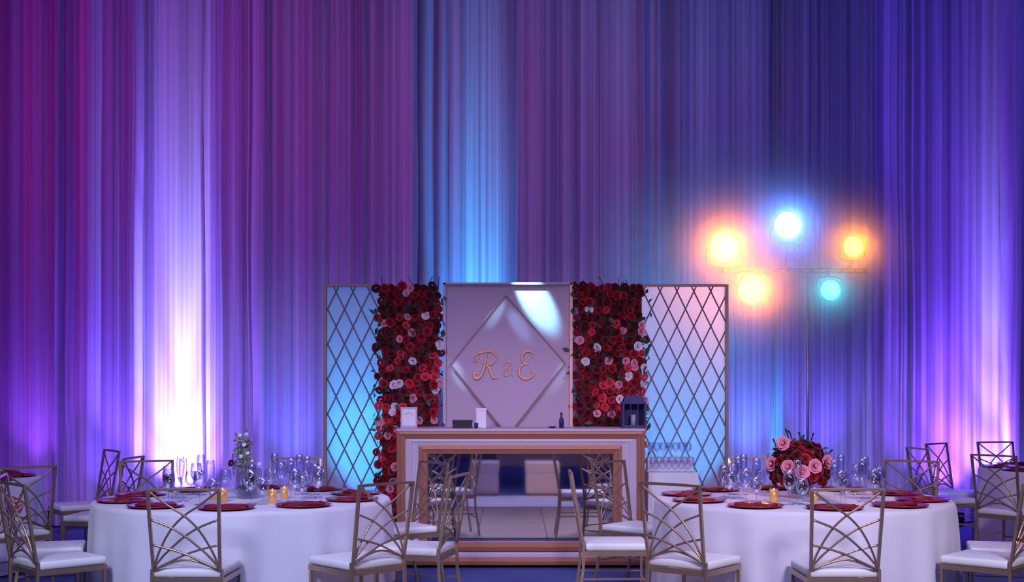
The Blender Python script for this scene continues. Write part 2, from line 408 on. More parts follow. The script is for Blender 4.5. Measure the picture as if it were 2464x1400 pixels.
# ------------------------------------------------------------------ backdrop: trellis, flower walls, monogram board
BY = 11.5
ZT = P(0, 684, BY).z
def wx(px, Y=BY): return (px - 1232) * Y / F
M_post = mat('trellis_frame_gold', (0.36, 0.20, 0.17), 0.5, 0.1, noise=0.1)
def trellis(px0, px1, label, frame_m):
    xa, xb = wx(px0), wx(px1); wd = xb - xa
    root = empty('trellis_screen', ((xa + xb) / 2, BY, 0), 0, label, 'screen', 'diamond trellis screens beside the flower walls')
    h = ZT; a = -wd / 2; b = wd / 2; fw = 0.028
    obj('backing_panel', boxbm(a + 0.01, b - 0.01, 0.012, 0.020, 0.02, h - 0.01), M_scrim, root)
    for s in (a, b - fw): obj('frame_post', boxbm(s, s + fw, -0.03, 0.03, 0, h, bev=0.003), M_post, root)
    obj('top_rail', boxbm(a + fw, b - fw, -0.025, 0.012, h - 0.022, h), M_post, root)
    obj('bottom_rail', boxbm(a + fw, b - fw, -0.025, 0.012, 0.03, 0.055), frame_m, root)
    pw, ph = 0.153, 0.316; slope = ph / pw
    A, B, Z0, Z1 = a + fw, b - fw, 0.055, h - 0.022
    for sgn in (1, -1):
        # lines z = sgn*slope*(x - c)
        k = -60
        while k < 60:
            c = k * pw + 0.03
            k += 1
            pts = []
            for x in (A, B):
                z = sgn * slope * (x - c)
                pts.append((x, z))
            (xA, zA), (xB, zB) = pts
            # clip to z range
            def at_z(z): return (z / (sgn * slope) + c, z)
            ends = []
            if Z0 <= zA <= Z1: ends.append((xA, zA))
            if Z0 <= zB <= Z1: ends.append((xB, zB))
            for z in (Z0, Z1):
                q = at_z(z)
                if A < q[0] < B: ends.append(q)
            if len(ends) < 2: continue
            p, q = ends[0], ends[1]
            if (Vector(p) - Vector(q)).length < 0.06: continue
            y = -0.004 if sgn > 0 else -0.014
            obj('slat', tubebm([(p[0], y, p[1]), (q[0], y, q[1])], 0.0085, 4), frame_m, root)
    return root
M_slatL = mat('trellis_gold', (0.17, 0.11, 0.16), 0.6, 0.0, noise=0.1)
trellis(779, 945, 'diamond trellis screen left of the left flower wall, blue to cyan lit', M_slatL)
trellis(1530, 1752, 'diamond trellis screen right of the right flower wall, pale blue lit', M_slatL)

def petal(bm, r0, z0, L, wd, curl, az, tilt):
    """3x3 petal starting on radius r0, opening outward"""
    rows = []
    for j in range(3):
        t = j / 2
        ww = wd * (0.8, 1.5, 1.35)[j]
        rr = r0 + L * math.sin(tilt) * t + curl * t * t
        zz = z0 + L * math.cos(tilt) * t - curl * 0.6 * t * t
        row = []
        for i in (-1, 0, 1):
            a = az + i * ww / max(rr, 0.2)
            row.append(bm.verts.new((math.cos(a) * rr * (1.0 if i == 0 else 0.94), math.sin(a) * rr * (1.0 if i == 0 else 0.94), zz)))
        rows.append(row)
    for a, b in zip(rows, rows[1:]):
        for i in range(2): bm.faces.new((a[i], a[i+1], b[i+1], b[i]))
def rose_mesh(name, m, seed):
    rnd = random.Random(seed); bm = bmesh.new()
    lathe(bm, [(0.0, 0.62), (0.14, 0.58), (0.22, 0.35), (0.18, 0.0)], 7)
    for ring, (n, r0, L, wd, curl, tilt) in enumerate(((4, 0.20, 0.50, 0.26, 0.06, 0.20), (5, 0.34, 0.48, 0.34, 0.16, 0.5), (6, 0.46, 0.45, 0.40, 0.24, 0.9))):
        off = rnd.uniform(0, 6)
        for k in range(n):
            petal(bm, r0, 0.1 - 0.06 * ring, L * rnd.uniform(0.9, 1.1), wd, curl, off + 2*PI*k/n, tilt)
    me = bpy.data.meshes.new(name); bm.normal_update(); bm.to_mesh(me); bm.free()
    for p in me.polygons: p.use_smooth = True
    me.materials.append(m); return me
ROSES = [[rose_mesh('rose', M_rose[c], 10 * c + s) for s in range(2)] for c in range(5)]
def leaves(name, parent, spots, size, m, seed, stuff=True):
    rnd = random.Random(seed); bm = bmesh.new()
    for p in spots:
        L = size * rnd.uniform(0.6, 1.2); e = Euler((rnd.uniform(-1.2, 1.2), rnd.uniform(-1.2, 1.2), rnd.uniform(0, 6.28))).to_matrix()
        v = [e @ Vector(q) * L + Vector(p) for q in ((0, 0, 0), (0.5, -0.28, 0.08), (1.0, 0, 0), (0.5, 0.28, 0.08), (0.5, 0, 0))]
        vs = [bm.verts.new(q) for q in v]
        bm.faces.new((vs[0], vs[1], vs[4])); bm.faces.new((vs[1], vs[2], vs[4])); bm.faces.new((vs[2], vs[3], vs[4])); bm.faces.new((vs[3], vs[0], vs[4]))
    o = obj(name, bm, m, parent)
    if stuff: o['kind'] = 'stuff'
    return o
def face_mtx(loc, direction, size, spin):
    q = Vector(direction).normalized().to_track_quat('Z', 'Y')
    return Matrix.Translation(loc) @ q.to_matrix().to_4x4() @ Matrix.Rotation(spin, 4, 'Z') @ Matrix.Scale(size, 4)

def flower_wall(px0, px1, yb, label, seed, accents, bright):
    """accents: (px, py, colour index) picked off the photo; bright: function(px,py)->bool"""
    rnd = random.Random(seed)
    xa, xb = wx(px0), wx(px1); mid = (xa + xb) / 2
    yf = BY - 0.035
    root = empty('flower_wall', (mid, yf, 0), 0, label, 'flower wall', 'red flower walls beside the monogram board')
    obj('backing_board', boxbm(xa - mid + 0.05, xb - mid - 0.05, -0.02, 0.028, 0.0, ZT - 0.02), M_foam, root)
    sx = 0.072; k = 0
    spots = []
    z = ZT - 0.03; row = 0
    zmin = P(0, yb, BY).z
    while z > max(0.25, zmin) and len(spots) < 285:
        py = HY + (EYE - z) * F / BY
        xl, xr = xa + 0.02, xb - 0.02
        jit = 0.02 * math.sin(row * 1.7 + seed) 
        x = xl + (0.5 if row % 2 else 0) * sx + jit
        while x < xr:
            spots.append((x + rnd.uniform(-0.014, 0.014), z + rnd.uniform(-0.014, 0.014)))
            x += sx
        z -= sx * 0.93; row += 1
    for (x, z) in spots:
        px = 1232 + x * F / BY; py = HY + (EYE - z) * F / BY
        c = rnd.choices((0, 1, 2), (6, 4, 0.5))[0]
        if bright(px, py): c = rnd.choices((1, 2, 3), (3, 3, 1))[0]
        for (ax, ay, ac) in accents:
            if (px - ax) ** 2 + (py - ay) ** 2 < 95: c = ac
        d = (rnd.uniform(-.55, .55), -1, rnd.uniform(-.45, .45))
        s = rnd.uniform(0.033, 0.046)
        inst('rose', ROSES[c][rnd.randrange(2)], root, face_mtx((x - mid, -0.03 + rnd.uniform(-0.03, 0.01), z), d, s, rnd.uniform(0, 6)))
    lf = []
    for i in range(240):
        z = rnd.uniform(max(0.2, zmin), ZT + 0.01); e = rnd.random()
        x = rnd.uniform(xa, xb) if e < 0.6 else rnd.choice((xa, xb)) + rnd.uniform(-0.02, 0.02)
        lf.append((x - mid, rnd.uniform(-0.07, -0.02), z))
    leaves('foliage', root, lf, 0.075, M_leaf, seed)
    for i in range(5):     # twigs that poke above the top
        x = rnd.uniform(xa, xb) - mid; x2 = x + rnd.uniform(-0.08, 0.08)
        obj('twig', tubebm([(x, -0.03, ZT - 0.06), ((x + x2) / 2, -0.04, ZT), (x2, -0.05, ZT + rnd.uniform(0.02, 0.07))], 0.004, 4), M_twig, root)
    return root
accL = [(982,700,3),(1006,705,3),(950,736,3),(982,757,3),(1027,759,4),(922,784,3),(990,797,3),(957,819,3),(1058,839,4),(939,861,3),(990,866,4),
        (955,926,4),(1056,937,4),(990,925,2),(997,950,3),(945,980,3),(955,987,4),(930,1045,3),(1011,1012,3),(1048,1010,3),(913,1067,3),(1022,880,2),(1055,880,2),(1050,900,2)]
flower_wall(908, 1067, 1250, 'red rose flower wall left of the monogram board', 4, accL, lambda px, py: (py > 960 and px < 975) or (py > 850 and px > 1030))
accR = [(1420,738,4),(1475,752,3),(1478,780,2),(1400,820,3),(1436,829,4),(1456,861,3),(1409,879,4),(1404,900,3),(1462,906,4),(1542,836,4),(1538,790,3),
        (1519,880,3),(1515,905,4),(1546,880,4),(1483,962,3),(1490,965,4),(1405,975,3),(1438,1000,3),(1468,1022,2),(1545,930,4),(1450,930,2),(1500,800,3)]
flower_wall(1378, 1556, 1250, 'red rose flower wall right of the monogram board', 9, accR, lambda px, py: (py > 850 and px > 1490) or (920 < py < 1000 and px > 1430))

# monogram board
def board():
    xa, xb = wx(1068), wx(1376); mid = (xa + xb) / 2; w_ = xb - xa
    yf = BY - 0.06
    root = empty('monogram_board', (mid, yf, 0), 0, 'white monogram board with raised diamond and copper R & E, between the flower walls', 'board')
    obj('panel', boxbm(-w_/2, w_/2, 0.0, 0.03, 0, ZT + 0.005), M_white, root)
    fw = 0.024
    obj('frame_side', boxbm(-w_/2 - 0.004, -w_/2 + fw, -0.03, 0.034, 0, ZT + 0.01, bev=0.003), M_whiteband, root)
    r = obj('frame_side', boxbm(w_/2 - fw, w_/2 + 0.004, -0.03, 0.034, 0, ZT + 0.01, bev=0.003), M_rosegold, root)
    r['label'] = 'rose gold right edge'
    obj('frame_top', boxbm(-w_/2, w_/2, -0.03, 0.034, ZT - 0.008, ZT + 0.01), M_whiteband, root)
    def q(px, py): p = P(px, py, BY - 0.1); return (p.x - mid, p.z)
    L, T, Rr, B = q(1084, 877), q(1218, 712), q(1360, 874), q(1222, 1048)
    bm = bmesh.new()
    f = [bm.verts.new((p[0], -0.045, p[1])) for p in (L, B, Rr, T)]
    g = [bm.verts.new((p[0], -0.001, p[1])) for p in (L, B, Rr, T)]
    bm.faces.new(f)
    for i in range(4): bm.faces.new((f[i], g[i], g[(i+1) % 4], f[(i+1) % 4]))
    obj('diamond_panel', bm, M_white, root)
    for a, b in ((L, T), (T, Rr), (Rr, B), (B, L)):
        obj('diamond_edge', tubebm([(a[0], -0.046, a[1]), (b[0], -0.046, b[1])], 0.009, 4), mat('diamond_trim', (0.22, 0.12, 0.12), 0.4, 0.4, noise=0.1), root)
    # script letters drawn as strokes
    def stroke(name, pts, rr, par):
        pp = [(q(px, py)[0], -0.052, q(px, py)[1]) for px, py in pts]
        c = crom(pp, 6); n = len(c)
        rad = [rr * (0.35 + 0.65 * math.sin(PI * (0.08 + 0.84 * i / (n - 1)))) for i in range(n)]
        return tube(par, c, rad, 6, flat=(1, 0.5))
    bm = bmesh.new()
    stroke('s', [(1172,850),(1168,868),(1164,888),(1156,905),(1147,911),(1141,906),(1143,898),(1150,899)], 0.016, bm)
    stroke('s', [(1142,872),(1141,860),(1149,851),(1160,848),(1176,845),(1189,849),(1194,860),(1187,872),(1176,878),(1168,879)], 0.012, bm)
    stroke('s', [(1170,879),(1178,886),(1182,899),(1188,909),(1197,908)], 0.016, bm)
    stroke('s', [(1152,854),(1148,864),(1144,872)], 0.010, bm)
    o = obj('letter', bm, M_rosegold, root, True); o['label'] = 'copper script letter R'
    bm = bmesh.new()
    stroke('s', [(1232,884),(1228,896),(1220,904),(1213,902),(1212,894),(1219,887),(1226,880),(1227,873),(1221,870),(1216,875),(1219,884),(1226,895),(1234,905)], 0.007, bm)
    o = obj('ampersand', bm, M_rosegold, root, True)
    bm = bmesh.new()
    stroke('s', [(1279,860),(1283,852),(1277,846),(1266,846),(1257,853),(1256,865),(1262,873),(1271,876)], 0.013, bm)
    stroke('s', [(1271,876),(1260,876),(1251,884),(1249,898),(1256,909),(1269,911),(1280,905),(1284,895),(1277,893)], 0.014, bm)
    o = obj('letter', bm, M_rosegold, root, True); o['label'] = 'copper script letter E'
    return root
board()

# ------------------------------------------------------------------ head table with mirror front
HTY = 10.6
def head_table():
    def q(px, py): p = P(px, py, HTY); return (p.x, p.z)
    x0, zt = q(956, 1031); x1, _ = q(1550, 1031)
    mid = (x0 + x1) / 2
    root = empty('mirrored_table', (mid, HTY, 0), 0, 'tall head table with mirror front in white and copper frames', 'table')
    X0, X1 = x0 - mid, x1 - mid
    ztop = zt
    def fr(name, a, b, m, depth0, depth1):
        """rectangular ring between pixel rects a (outer) and b (inner), four mitred bars"""
        (ax0, az1), (ax1, az0) = q(a[0], a[1]), q(a[2], a[3])
        (bx0, bz1), (bx1, bz0) = q(b[0], b[1]), q(b[2], b[3])
        O = [(ax0-mid, az0), (ax1-mid, az0), (ax1-mid, az1), (ax0-mid, az1)]
        I = [(bx0-mid, bz0), (bx1-mid, bz0), (bx1-mid, bz1), (bx0-mid, bz1)]
        for i in range(4):
            j = (i + 1) % 4
            bm = bmesh.new()
            def ring(y, o1, o2, i1, i2): return [bm.verts.new((p[0], y, p[1])) for p in (o1, o2, i2, i1)]
            mo = [((O[k][0]*0.55 + I[k][0]*0.45), (O[k][1]*0.55 + I[k][1]*0.45)) for k in (i, j)]
            # profile: outer edge proud, stepping back towards the inside
            A = [bm.verts.new((O[k][0], depth1, O[k][1])) for k in (i, j)]
            Bv = [bm.verts.new((O[k][0], depth0, O[k][1])) for k in (i, j)]
            C = [bm.verts.new((p[0], depth0 - 0.004, p[1])) for p in mo]
            D = [bm.verts.new((p[0], depth0 + 0.008, p[1])) for p in mo]
            E = [bm.verts.new((I[k][0], depth0 + 0.012, I[k][1])) for k in (i, j)]
            G = [bm.verts.new((I[k][0], depth1, I[k][1])) for k in (i, j)]
            seq = [A, Bv, C, D, E, G]
            for u, v in zip(seq, seq[1:]): bm.faces.new((u[0], u[1], v[1], v[0]))
            bm.faces.new([s[0] for s in seq]); bm.faces.new([s[1] for s in seq][::-1])
            obj(name, bm, m, root)
    zb = q(0, 1357)[1]
    fr('outer_frame', (956, 1035, 1550, 1357), (976, 1054, 1531, 1339), M_copper, -0.055, 0.02)
    fr('white_band', (976, 1054, 1531, 1339), (1009, 1071, 1495, 1324), M_whiteband, -0.030, 0.02)
    fr('inner_frame', (1009, 1071, 1495, 1324), (1029, 1091, 1475, 1303), M_copper, -0.045, 0.02)
    (ma, mz1), (mb, mz0) = q(1027, 1089), q(1477, 1305)
    obj('mirror', boxbm(ma - mid, mb - mid, -0.004, 0.006, mz0, mz1), M_mirror, root)
    # carcass behind, recessed plinth, top
    c0, cz = q(960, 1037); c1, _ = q(1546, 1037)
    obj('carcass', boxbm(c0 - mid, c1 - mid, 0.021, 0.50, zb, cz), M_whiteband, root)
    obj('plinth', boxbm(c0 - mid + 0.06, c1 - mid - 0.06, 0.04, 0.46, 0.0, zb), M_black, root)
    obj('table_top', boxbm(X0 - 0.004, X1 + 0.004, -0.062, 0.52, cz, ztop, bev=0.003), M_whiteband, root)
    return root, ztop
HT, HTZ = head_table()

def on_table(name, px, y, label, cat, group=None):
    Y = y; x = (px - 1232) * Y / F
    return empty(name, (x, Y, HTZ), 0, label, cat, group)
def hh(px): return px * 10.8 / F   # pixels to metres at the head table top
# framed card with a small crest
t = on_table('card_frame', 984, 10.80, 'pale upright framed card at left end of head table, before the roses', 'card')
obj('frame', boxbm(-hh(20), hh(20), -0.006, 0.012, 0, hh(50), bev=0.003), M_whiteband, t)
obj('card', boxbm(-hh(16), hh(16), -0.010, -0.006, hh(5), hh(45)), M_paper, t)
obj('easel_leg', tubebm([(0, 0.012, hh(35)), (0, 0.09, 0.004)], 0.004, 4), M_whiteband, t)
bm = bmesh.new(); tube(bm, crom([(-hh(8), -0.011, hh(32)), (0, -0.011, hh(36)), (hh(8), -0.011, hh(33)), (hh(10), -0.011, hh(28))]), 0.002, 4)
obj('card_ornament', bm, M_copper, t)
# small dark box
t = on_table('dark_box', 1113, 10.78, 'small near-black box left of centre on the head table', 'box')
obj('box_body', boxbm(-hh(23), hh(23), -0.05, 0.05, 0, hh(13), bev=0.003), M_black, t)
obj('lid', boxbm(-hh(24), hh(24), -0.053, 0.053, hh(13), hh(19), bev=0.003), M_black, t)
t = on_table('white_box', 1158, 10.86, 'white upright box right of the small black box', 'box')
obj('box_body', boxbm(-hh(12), hh(12), -0.03, 0.03, 0, hh(41), bev=0.002), M_paper, t)
obj('lid', boxbm(-hh(13), hh(13), -0.033, 0.033, hh(41), hh(47), bev=0.002), M_paper, t)
t = on_table('votive_cup', 1146, 10.70, 'tiny dark cup before the white upright box', 'cup')
obj('cup', lathebm([(0.0, 0), (0.014, 0), (0.018, 0.045), (0.016, 0.045), (0.012, 0.006), (0, 0.006)], 12), M_navy, t, True)
t = on_table('small_bottle', 1351, 10.80, 'slim dark bottle on right half of the head table', 'bottle')
obj('bottle_body', lathebm([(0.0, 0), (0.020, 0), (0.021, 0.06), (0.018, 0.075), (0.009, 0.09), (0.008, 0.118), (0.0, 0.118)], 14), M_navy, t, True)
obj('cap', lathebm([(0.0, 0.118), (0.011, 0.118), (0.011, 0.13), (0.0, 0.13)], 12), M_black, t)
t = on_table('small_dish', 1329, 10.76, 'flat dark dish left of the slim dark bottle', 'dish')
obj('bowl', lathebm([(0.0, 0), (0.022, 0), (0.034, 0.012), (0.032, 0.014), (0.02, 0.005), (0, 0.005)], 16), M_navy, t, True)
# lantern
t = on_table('lantern', 1524, 10.84, 'dark navy candle lantern at right end of the head table', 'lantern')
hw = hh(26)
obj('base', boxbm(-hw - 0.008, hw + 0.008, -hw - 0.008, hw + 0.008, 0, 0.022, bev=0.003), M_navy, t)
for sx_ in (-1, 1):
    for sy_ in (-1, 1):
        obj('corner_post', boxbm(sx_*hw - 0.007, sx_*hw + 0.007, sy_*hw - 0.007, sy_*hw + 0.007, 0.022, 0.205), M_navy, t)
for sx_ in (-1, 1):
    p = obj('side_pane', boxbm(sx_*hw - 0.001, sx_*hw + 0.001, -hw + 0.008, hw - 0.008, 0.03, 0.20), M_glass, t)
    obj('muntin', tubebm([(sx_*hw, 0, 0.022), (sx_*hw, 0, 0.205)], 0.004, 4), M_navy, p)
obj('front_pane', boxbm(-hw + 0.008, hw - 0.008, -hw - 0.001, -hw + 0.001, 0.03, 0.20), M_glass, t)
for x in (-hw * 0.33, hw * 0.33): obj('muntin', boxbm(x - 0.003, x + 0.003, -hw - 0.004, -hw - 0.0015, 0.022, 0.205), M_navy, t)
obj('back_panel', boxbm(-hw + 0.008, hw - 0.008, hw - 0.006, hw - 0.002, 0.022, 0.205), M_navy, t)
bm = bmesh.new(); box(bm, -hw - 0.01, hw + 0.01, -hw - 0.01, hw + 0.01, 0.205, 0.22)
vs = [bm.verts.new(p) for p in ((-hw, -hw, .22), (hw, -hw, .22), (hw, hw, .22), (-hw, hw, .22), (-hw*.75, -hw*.75, .275), (hw*.75, -hw*.75, .275), (hw*.75, hw*.75, .275), (-hw*.75, hw*.75, .275))]
for qd in ((4,5,6,7),(0,1,5,4),(1,2,6,5),(2,3,7,6),(3,0,4,7)): bm.faces.new([vs[i] for i in qd])
obj('roof', bm, M_navy, t)
obj('ring', tubebm([(0.02*math.cos(a*PI/6), 0, 0.29 + 0.018*math.sin(a*PI/6)) for a in range(12)], 0.003, 5, closed=True), M_navy, t)
cd = obj('candle', lathebm([(0, 0.022), (0.022, 0.022), (0.022, 0.11), (0, 0.112)], 14), M_wax, t, True)

# ------------------------------------------------------------------ chairs
CW = 0.198            # half width of the back
def make_chair():
    root = empty('banquet_chair', (0, 0, 0), 0, 'x', 'chair')
    # faces +Y, origin on the floor under the middle of the back
    def bp(u, v):       # back plane point
        z = 0.475 + v * 0.455
        return Vector((u * CW * (0.96 + 0.06 * v), -0.005 - 0.075 * v, z))
    obj('seat', boxbm(-0.205, 0.205, 0.012, 0.43, 0.425, 0.475, bev=0.018), M_cush, root, True)
    bm = bmesh.new()
    box(bm, -0.205, 0.205, 0.0, 0.022, 0.392, 0.424); box(bm, -0.205, 0.205, 0.408, 0.43, 0.392, 0.424)
    box(bm, -0.205, -0.185, 0.022, 0.408, 0.392, 0.424); box(bm, 0.185, 0.205, 0.022, 0.408, 0.392, 0.424)
    obj('seat_frame', bm, M_gold, root)
    for s in (-1, 1):
        obj('leg', tubebm([(s*0.20, 0.0, 0.475), (s*0.20, -0.005, 0.30), (s*0.20, -0.05, 0.0)], 0.0125, 4), M_gold, root)
        obj('leg', tubebm([(s*0.192, 0.418, 0.392), (s*0.192, 0.42, 0.0)], 0.0125, 4), M_gold, root)
        obj('back_post', tubebm([bp(s*1.0, 0), bp(s*1.0, 0.5), bp(s*1.0, 1.0)], 0.0125, 4), M_gold, root)
        obj('side_stretcher', tubebm([(s*0.2, -0.02, 0.24), (s*0.192, 0.418, 0.24)], 0.0075, 4), M_gold, root)
    obj('top_rail', tubebm([bp(-1.04, 1.0), bp(-0.5, 1.005), bp(0.5, 1.005), bp(1.04, 1.0)], 0.0115, 4), M_gold, root)
    obj('front_stretcher', tubebm([(-0.19, 0.419, 0.20), (0.19, 0.419, 0.20)], 0.0075, 4), M_gold, root)
    obj('rear_stretcher', tubebm([(-0.2, -0.018, 0.20), (0.2, -0.018, 0.20)], 0.0075, 4), M_gold, root)
    A = [(-.96, .02), (-.82, .20), (-.43, .49), (0, .68), (.45, .81), (.98, .99)]
    B = [(-.96, .03), (-.70, .16), (-.37, .29), (0, .42), (.41, .53), (.98, .63)]
    C = [(-.96, .0), (-.45, .10), (0, .19), (.5, .26), (.98, .31)]
    D = [(-.96, -.005), (-.43, .085), (0, .12), (.43, .085), (.96, -.005)]
    k = 0
    for cv in (A, B, C):
        for s in (1, -1):
            off = Vector((0, 0.004 * s, 0))
            obj('back_rod', tubebm([bp(u * s, v) + off for u, v in [(p.x, p.y) for p in crom([(a, b, 0) for a, b in cv], 4)]], 0.0068, 5), M_gold, root, True)
    obj('back_rod', tubebm([bp(u, v) for u, v in [(p.x, p.y) for p in crom([(a, b, 0) for a, b in D], 4)]], 0.0068, 5), M_gold, root, True)
    return root
proto = make_chair(); used = [False]
def chair(x, y, tx, ty, label, group):
    """chair whose back stands at x, y and which faces the point tx, ty"""
    o = copy_tree(proto) if used[0] else proto
    used[0] = True
    o.location = (x, y, 0); o.rotation_euler = (0, 0, math.atan2(-(tx - x), ty - y))
    tag(o, label, 'chair', group)
    return o
TL = (-1.83, 8.66); TR = (1.975, 8.66); TLL = (-4.95, 10.5); TRR = (5.35, 11.7)
gL, gR, gLL, gRR = 'chairs round the left table', 'chairs round the right table', 'chairs round the table at the left edge', 'chairs round the table at the right edge'
def facing(x, y, ang, label, g):   # ang: 0 faces away from camera, positive turns to the left
    chair(x, y, x - math.sin(R(ang)), y + math.cos(R(ang)), label, g)
facing(-1.843, 7.2, -2, 'gold fan-back chair nearest the camera at the left table, seen squarely from behind', gL)
chair(-0.80, 7.60, *TL, 'gold fan-back chair at the right front of the left table, turned left', gL)
chair(-0.42, 8.30, *TL, 'gold fan-back chair on right side of left table, before left edge of mirror', gL)
facing(-0.66, 9.62, 125, 'gold fan-back chair at far right of left table, next to the mirrored table', gL)
chair(-1.74, 10.12, *TL, 'pink-lit fan-back chair behind the left table, facing the camera', gL)
facing(-2.80, 9.78, 208, 'dark fan-back chair behind the left part of left table, against the white glow', gL)
chair(-3.24, 8.28, *TL, 'fan-back chair at left side of the left table, half behind the front left chair', gL)
chair(-2.93, 7.62, *TL, 'gold fan-back chair at the left front of the left table, turned right', gL)
facing(1.883, 7.2, 1, 'gold fan-back chair nearest the camera at the right table, seen squarely from behind', gR)
facing(0.98, 7.575, -38, 'gold fan-back chair at the left front of the right table, turned right', gR)
facing(0.475, 8.58, -90, 'fan-back chair side-on at the left of right table, before the mirror', gR)
chair(0.80, 9.72, *TR, 'fan-back chair at far left of right table, before right edge of mirrored table', gR)
facing(3.06, 9.78, 150, 'dark fan-back chair behind the right part of the right table', gR)
chair(3.42, 8.25, *TR, 'fan-back chair at right side of right table, half behind the front right chair', gR)
chair(3.08, 7.66, *TR, 'gold fan-back chair at right front of right table, at the frame edge', gR)
chair(1.95, 10.14, *TR, 'fan-back chair behind the right table, mostly hidden by the rose bowl', gR)
chair(-3.68, 11.42, *TLL, 'dark fan-back chair between two glows left, facing the edge table', gLL)
facing(-3.16, 10.35, 84, 'dark fan-back chair seen edge-on left of the white glow', gLL)
facing(-3.52, 9.15, 42, 'dark fan-back chair at lower left whose top rail runs off the frame', gLL)
chair(4.35, 12.8, *TRR, 'dark fan-back chair against the violet glow, tallest of the pair at right', gRR)
facing(3.86, 11.87, -80, 'dark fan-back chair seen edge-on against the violet drape at right', gRR)
facing(4.10, 10.70, -51, 'dark fan-back chair before the table at the right edge, mostly hidden', gRR)
chair(5.05, 13.15, *TRR, 'dark fan-back chair behind the table at the right edge, cut by the frame', gRR)

# ------------------------------------------------------------------ round tables with cloths
def round_table(c, rad, seed, tlabel, clabel):
    t = empty('banquet_table', (c[0], c[1], 0), 0, tlabel, 'table', 'round banquet tables')
    obj('tabletop', lathebm([(0, 0.72), (rad - 0.02, 0.72), (rad - 0.015, 0.745), (0, 0.745)], 48), M_wood, t)
    for a in range(4):
        x, y = 0.55 * math.cos(a*PI/2 + .78), 0.55 * math.sin(a*PI/2 + .78)
        obj('leg', tubebm([(x, y, 0.72), (x * 1.1, y * 1.1, 0)], 0.018, 8), M_black, t)
    rnd = random.Random(seed); seg = 220
    nf = 22
    ph = [rnd.uniform(0, 6.28) for _ in range(6)]
    def wob(a):
        return (0.45*math.sin(11*a + ph[0]) + 0.35*math.sin(17*a + ph[1]) + 0.3*math.sin(7*a + ph[2]) + 0.25 * math.sin(27*a + ph[3]))
    bm = bmesh.new(); rings = []
    prof = [(0.0, 0.7495), (rad*0.5, 0.7495), (rad - 0.01, 0.7495), (rad + 0.004, 0.743), (rad + 0.010, 0.72), (rad + 0.014, 0.64), (rad + 0.018, 0.5), (rad + 0.022, 0.3), (rad + 0.026, 0.12), (rad + 0.03, 0.012)]
    for r, z in prof:
        if r == 0: rings.append([bm.verts.new((0, 0, z))]); continue
        k = max(0.0, (0.74 - z) / 0.73) ** 0.55
        rings.append([bm.verts.new(((r + 0.034 * k * wob(2*PI*i/seg)) * math.cos(2*PI*i/seg), (r + 0.034 * k * wob(2*PI*i/seg)) * math.sin(2*PI*i/seg), z)) for i in range(seg)])
    for A, B in zip(rings, rings[1:]):
        for i in range(seg):
            j = (i + 1) % seg
            if len(A) == 1: bm.faces.new((A[0], B[i], B[j]))
            else: bm.faces.new((A[j], A[i], B[i], B[j]))
    o = obj('tablecloth', bm, M_cloth, None, True); o.location = (c[0], c[1], 0)
    tag(o, clabel, 'tablecloth', 'white round tablecloths')
RT = 0.985
round_table(TL, RT, 2, 'round banquet table left of the mirrored table, under its cloth', 'white floor-length cloth on the left round table')
round_table(TR, RT, 6, 'round banquet table with the rose bowl, under its cloth', 'white floor-length cloth on the right round table with the roses')
round_table(TLL, RT, 12, 'round banquet table cut by the left frame edge, under its cloth', 'pale cloth on the table cut by the left edge of frame')
round_table(TRR, RT, 15, 'round banquet table cut by the right frame edge, under its cloth', 'blue-shaded cloth on the table cut by the right edge of frame')

# place settings
TZ = 0.7505
def charger_mesh():
    bm = lathebm([(0, 0.004), (0.11, 0.004), (0.125, 0.010), (0.172, 0.019), (0.178, 0.017), (0.174, 0.012), (0.125, 0.002), (0.10, 0.0), (0, 0.0)], 36)
    me = bpy.data.meshes.new('charger_plate'); bm.normal_update(); bm.to_mesh(me); bm.free()
    for p in me.polygons: p.use_smooth = True
    me.materials.append(M_redch); return me
def napkin_mesh():
    bm = bmesh.new(); n = 9
    top = []; bot = []
    for i in range(n):
        t = i / (n - 1); x = -0.13 + 0.26 * t
        wv = 0.045 + 0.012 * math.sin(t * 9)
        top.append([bm.verts.new((x, s * wv, 0.012 + 0.010 * (1 - abs(s)) + 0.004 * math.sin(t * 14 + s))) for s in (-1, -.5, 0, .5, 1)])
        bot.append([bm.verts.new((x, s * wv, 0.004)) for s in (-1, -.5, 0, .5, 1)])
    for i in range(n - 1):
        for k in range(4):
            bm.faces.new((top[i][k], top[i+1][k], top[i+1][k+1], top[i][k+1]))
            bm.faces.new((bot[i][k+1], bot[i+1][k+1], bot[i+1][k], bot[i][k]))
        for k in (0, 4): bm.faces.new((top[i][k], bot[i][k], bot[i+1][k], top[i+1][k]))
    for i in (0, n - 1): bm.faces.new(top[i] + bot[i][::-1])
    bmesh.ops.recalc_face_normals(bm, faces=bm.faces)
    me = bpy.data.meshes.new('napkin'); bm.to_mesh(me); bm.free(); me.materials.append(M_napk)
    for p in me.polygons: p.use_smooth = True
    return me
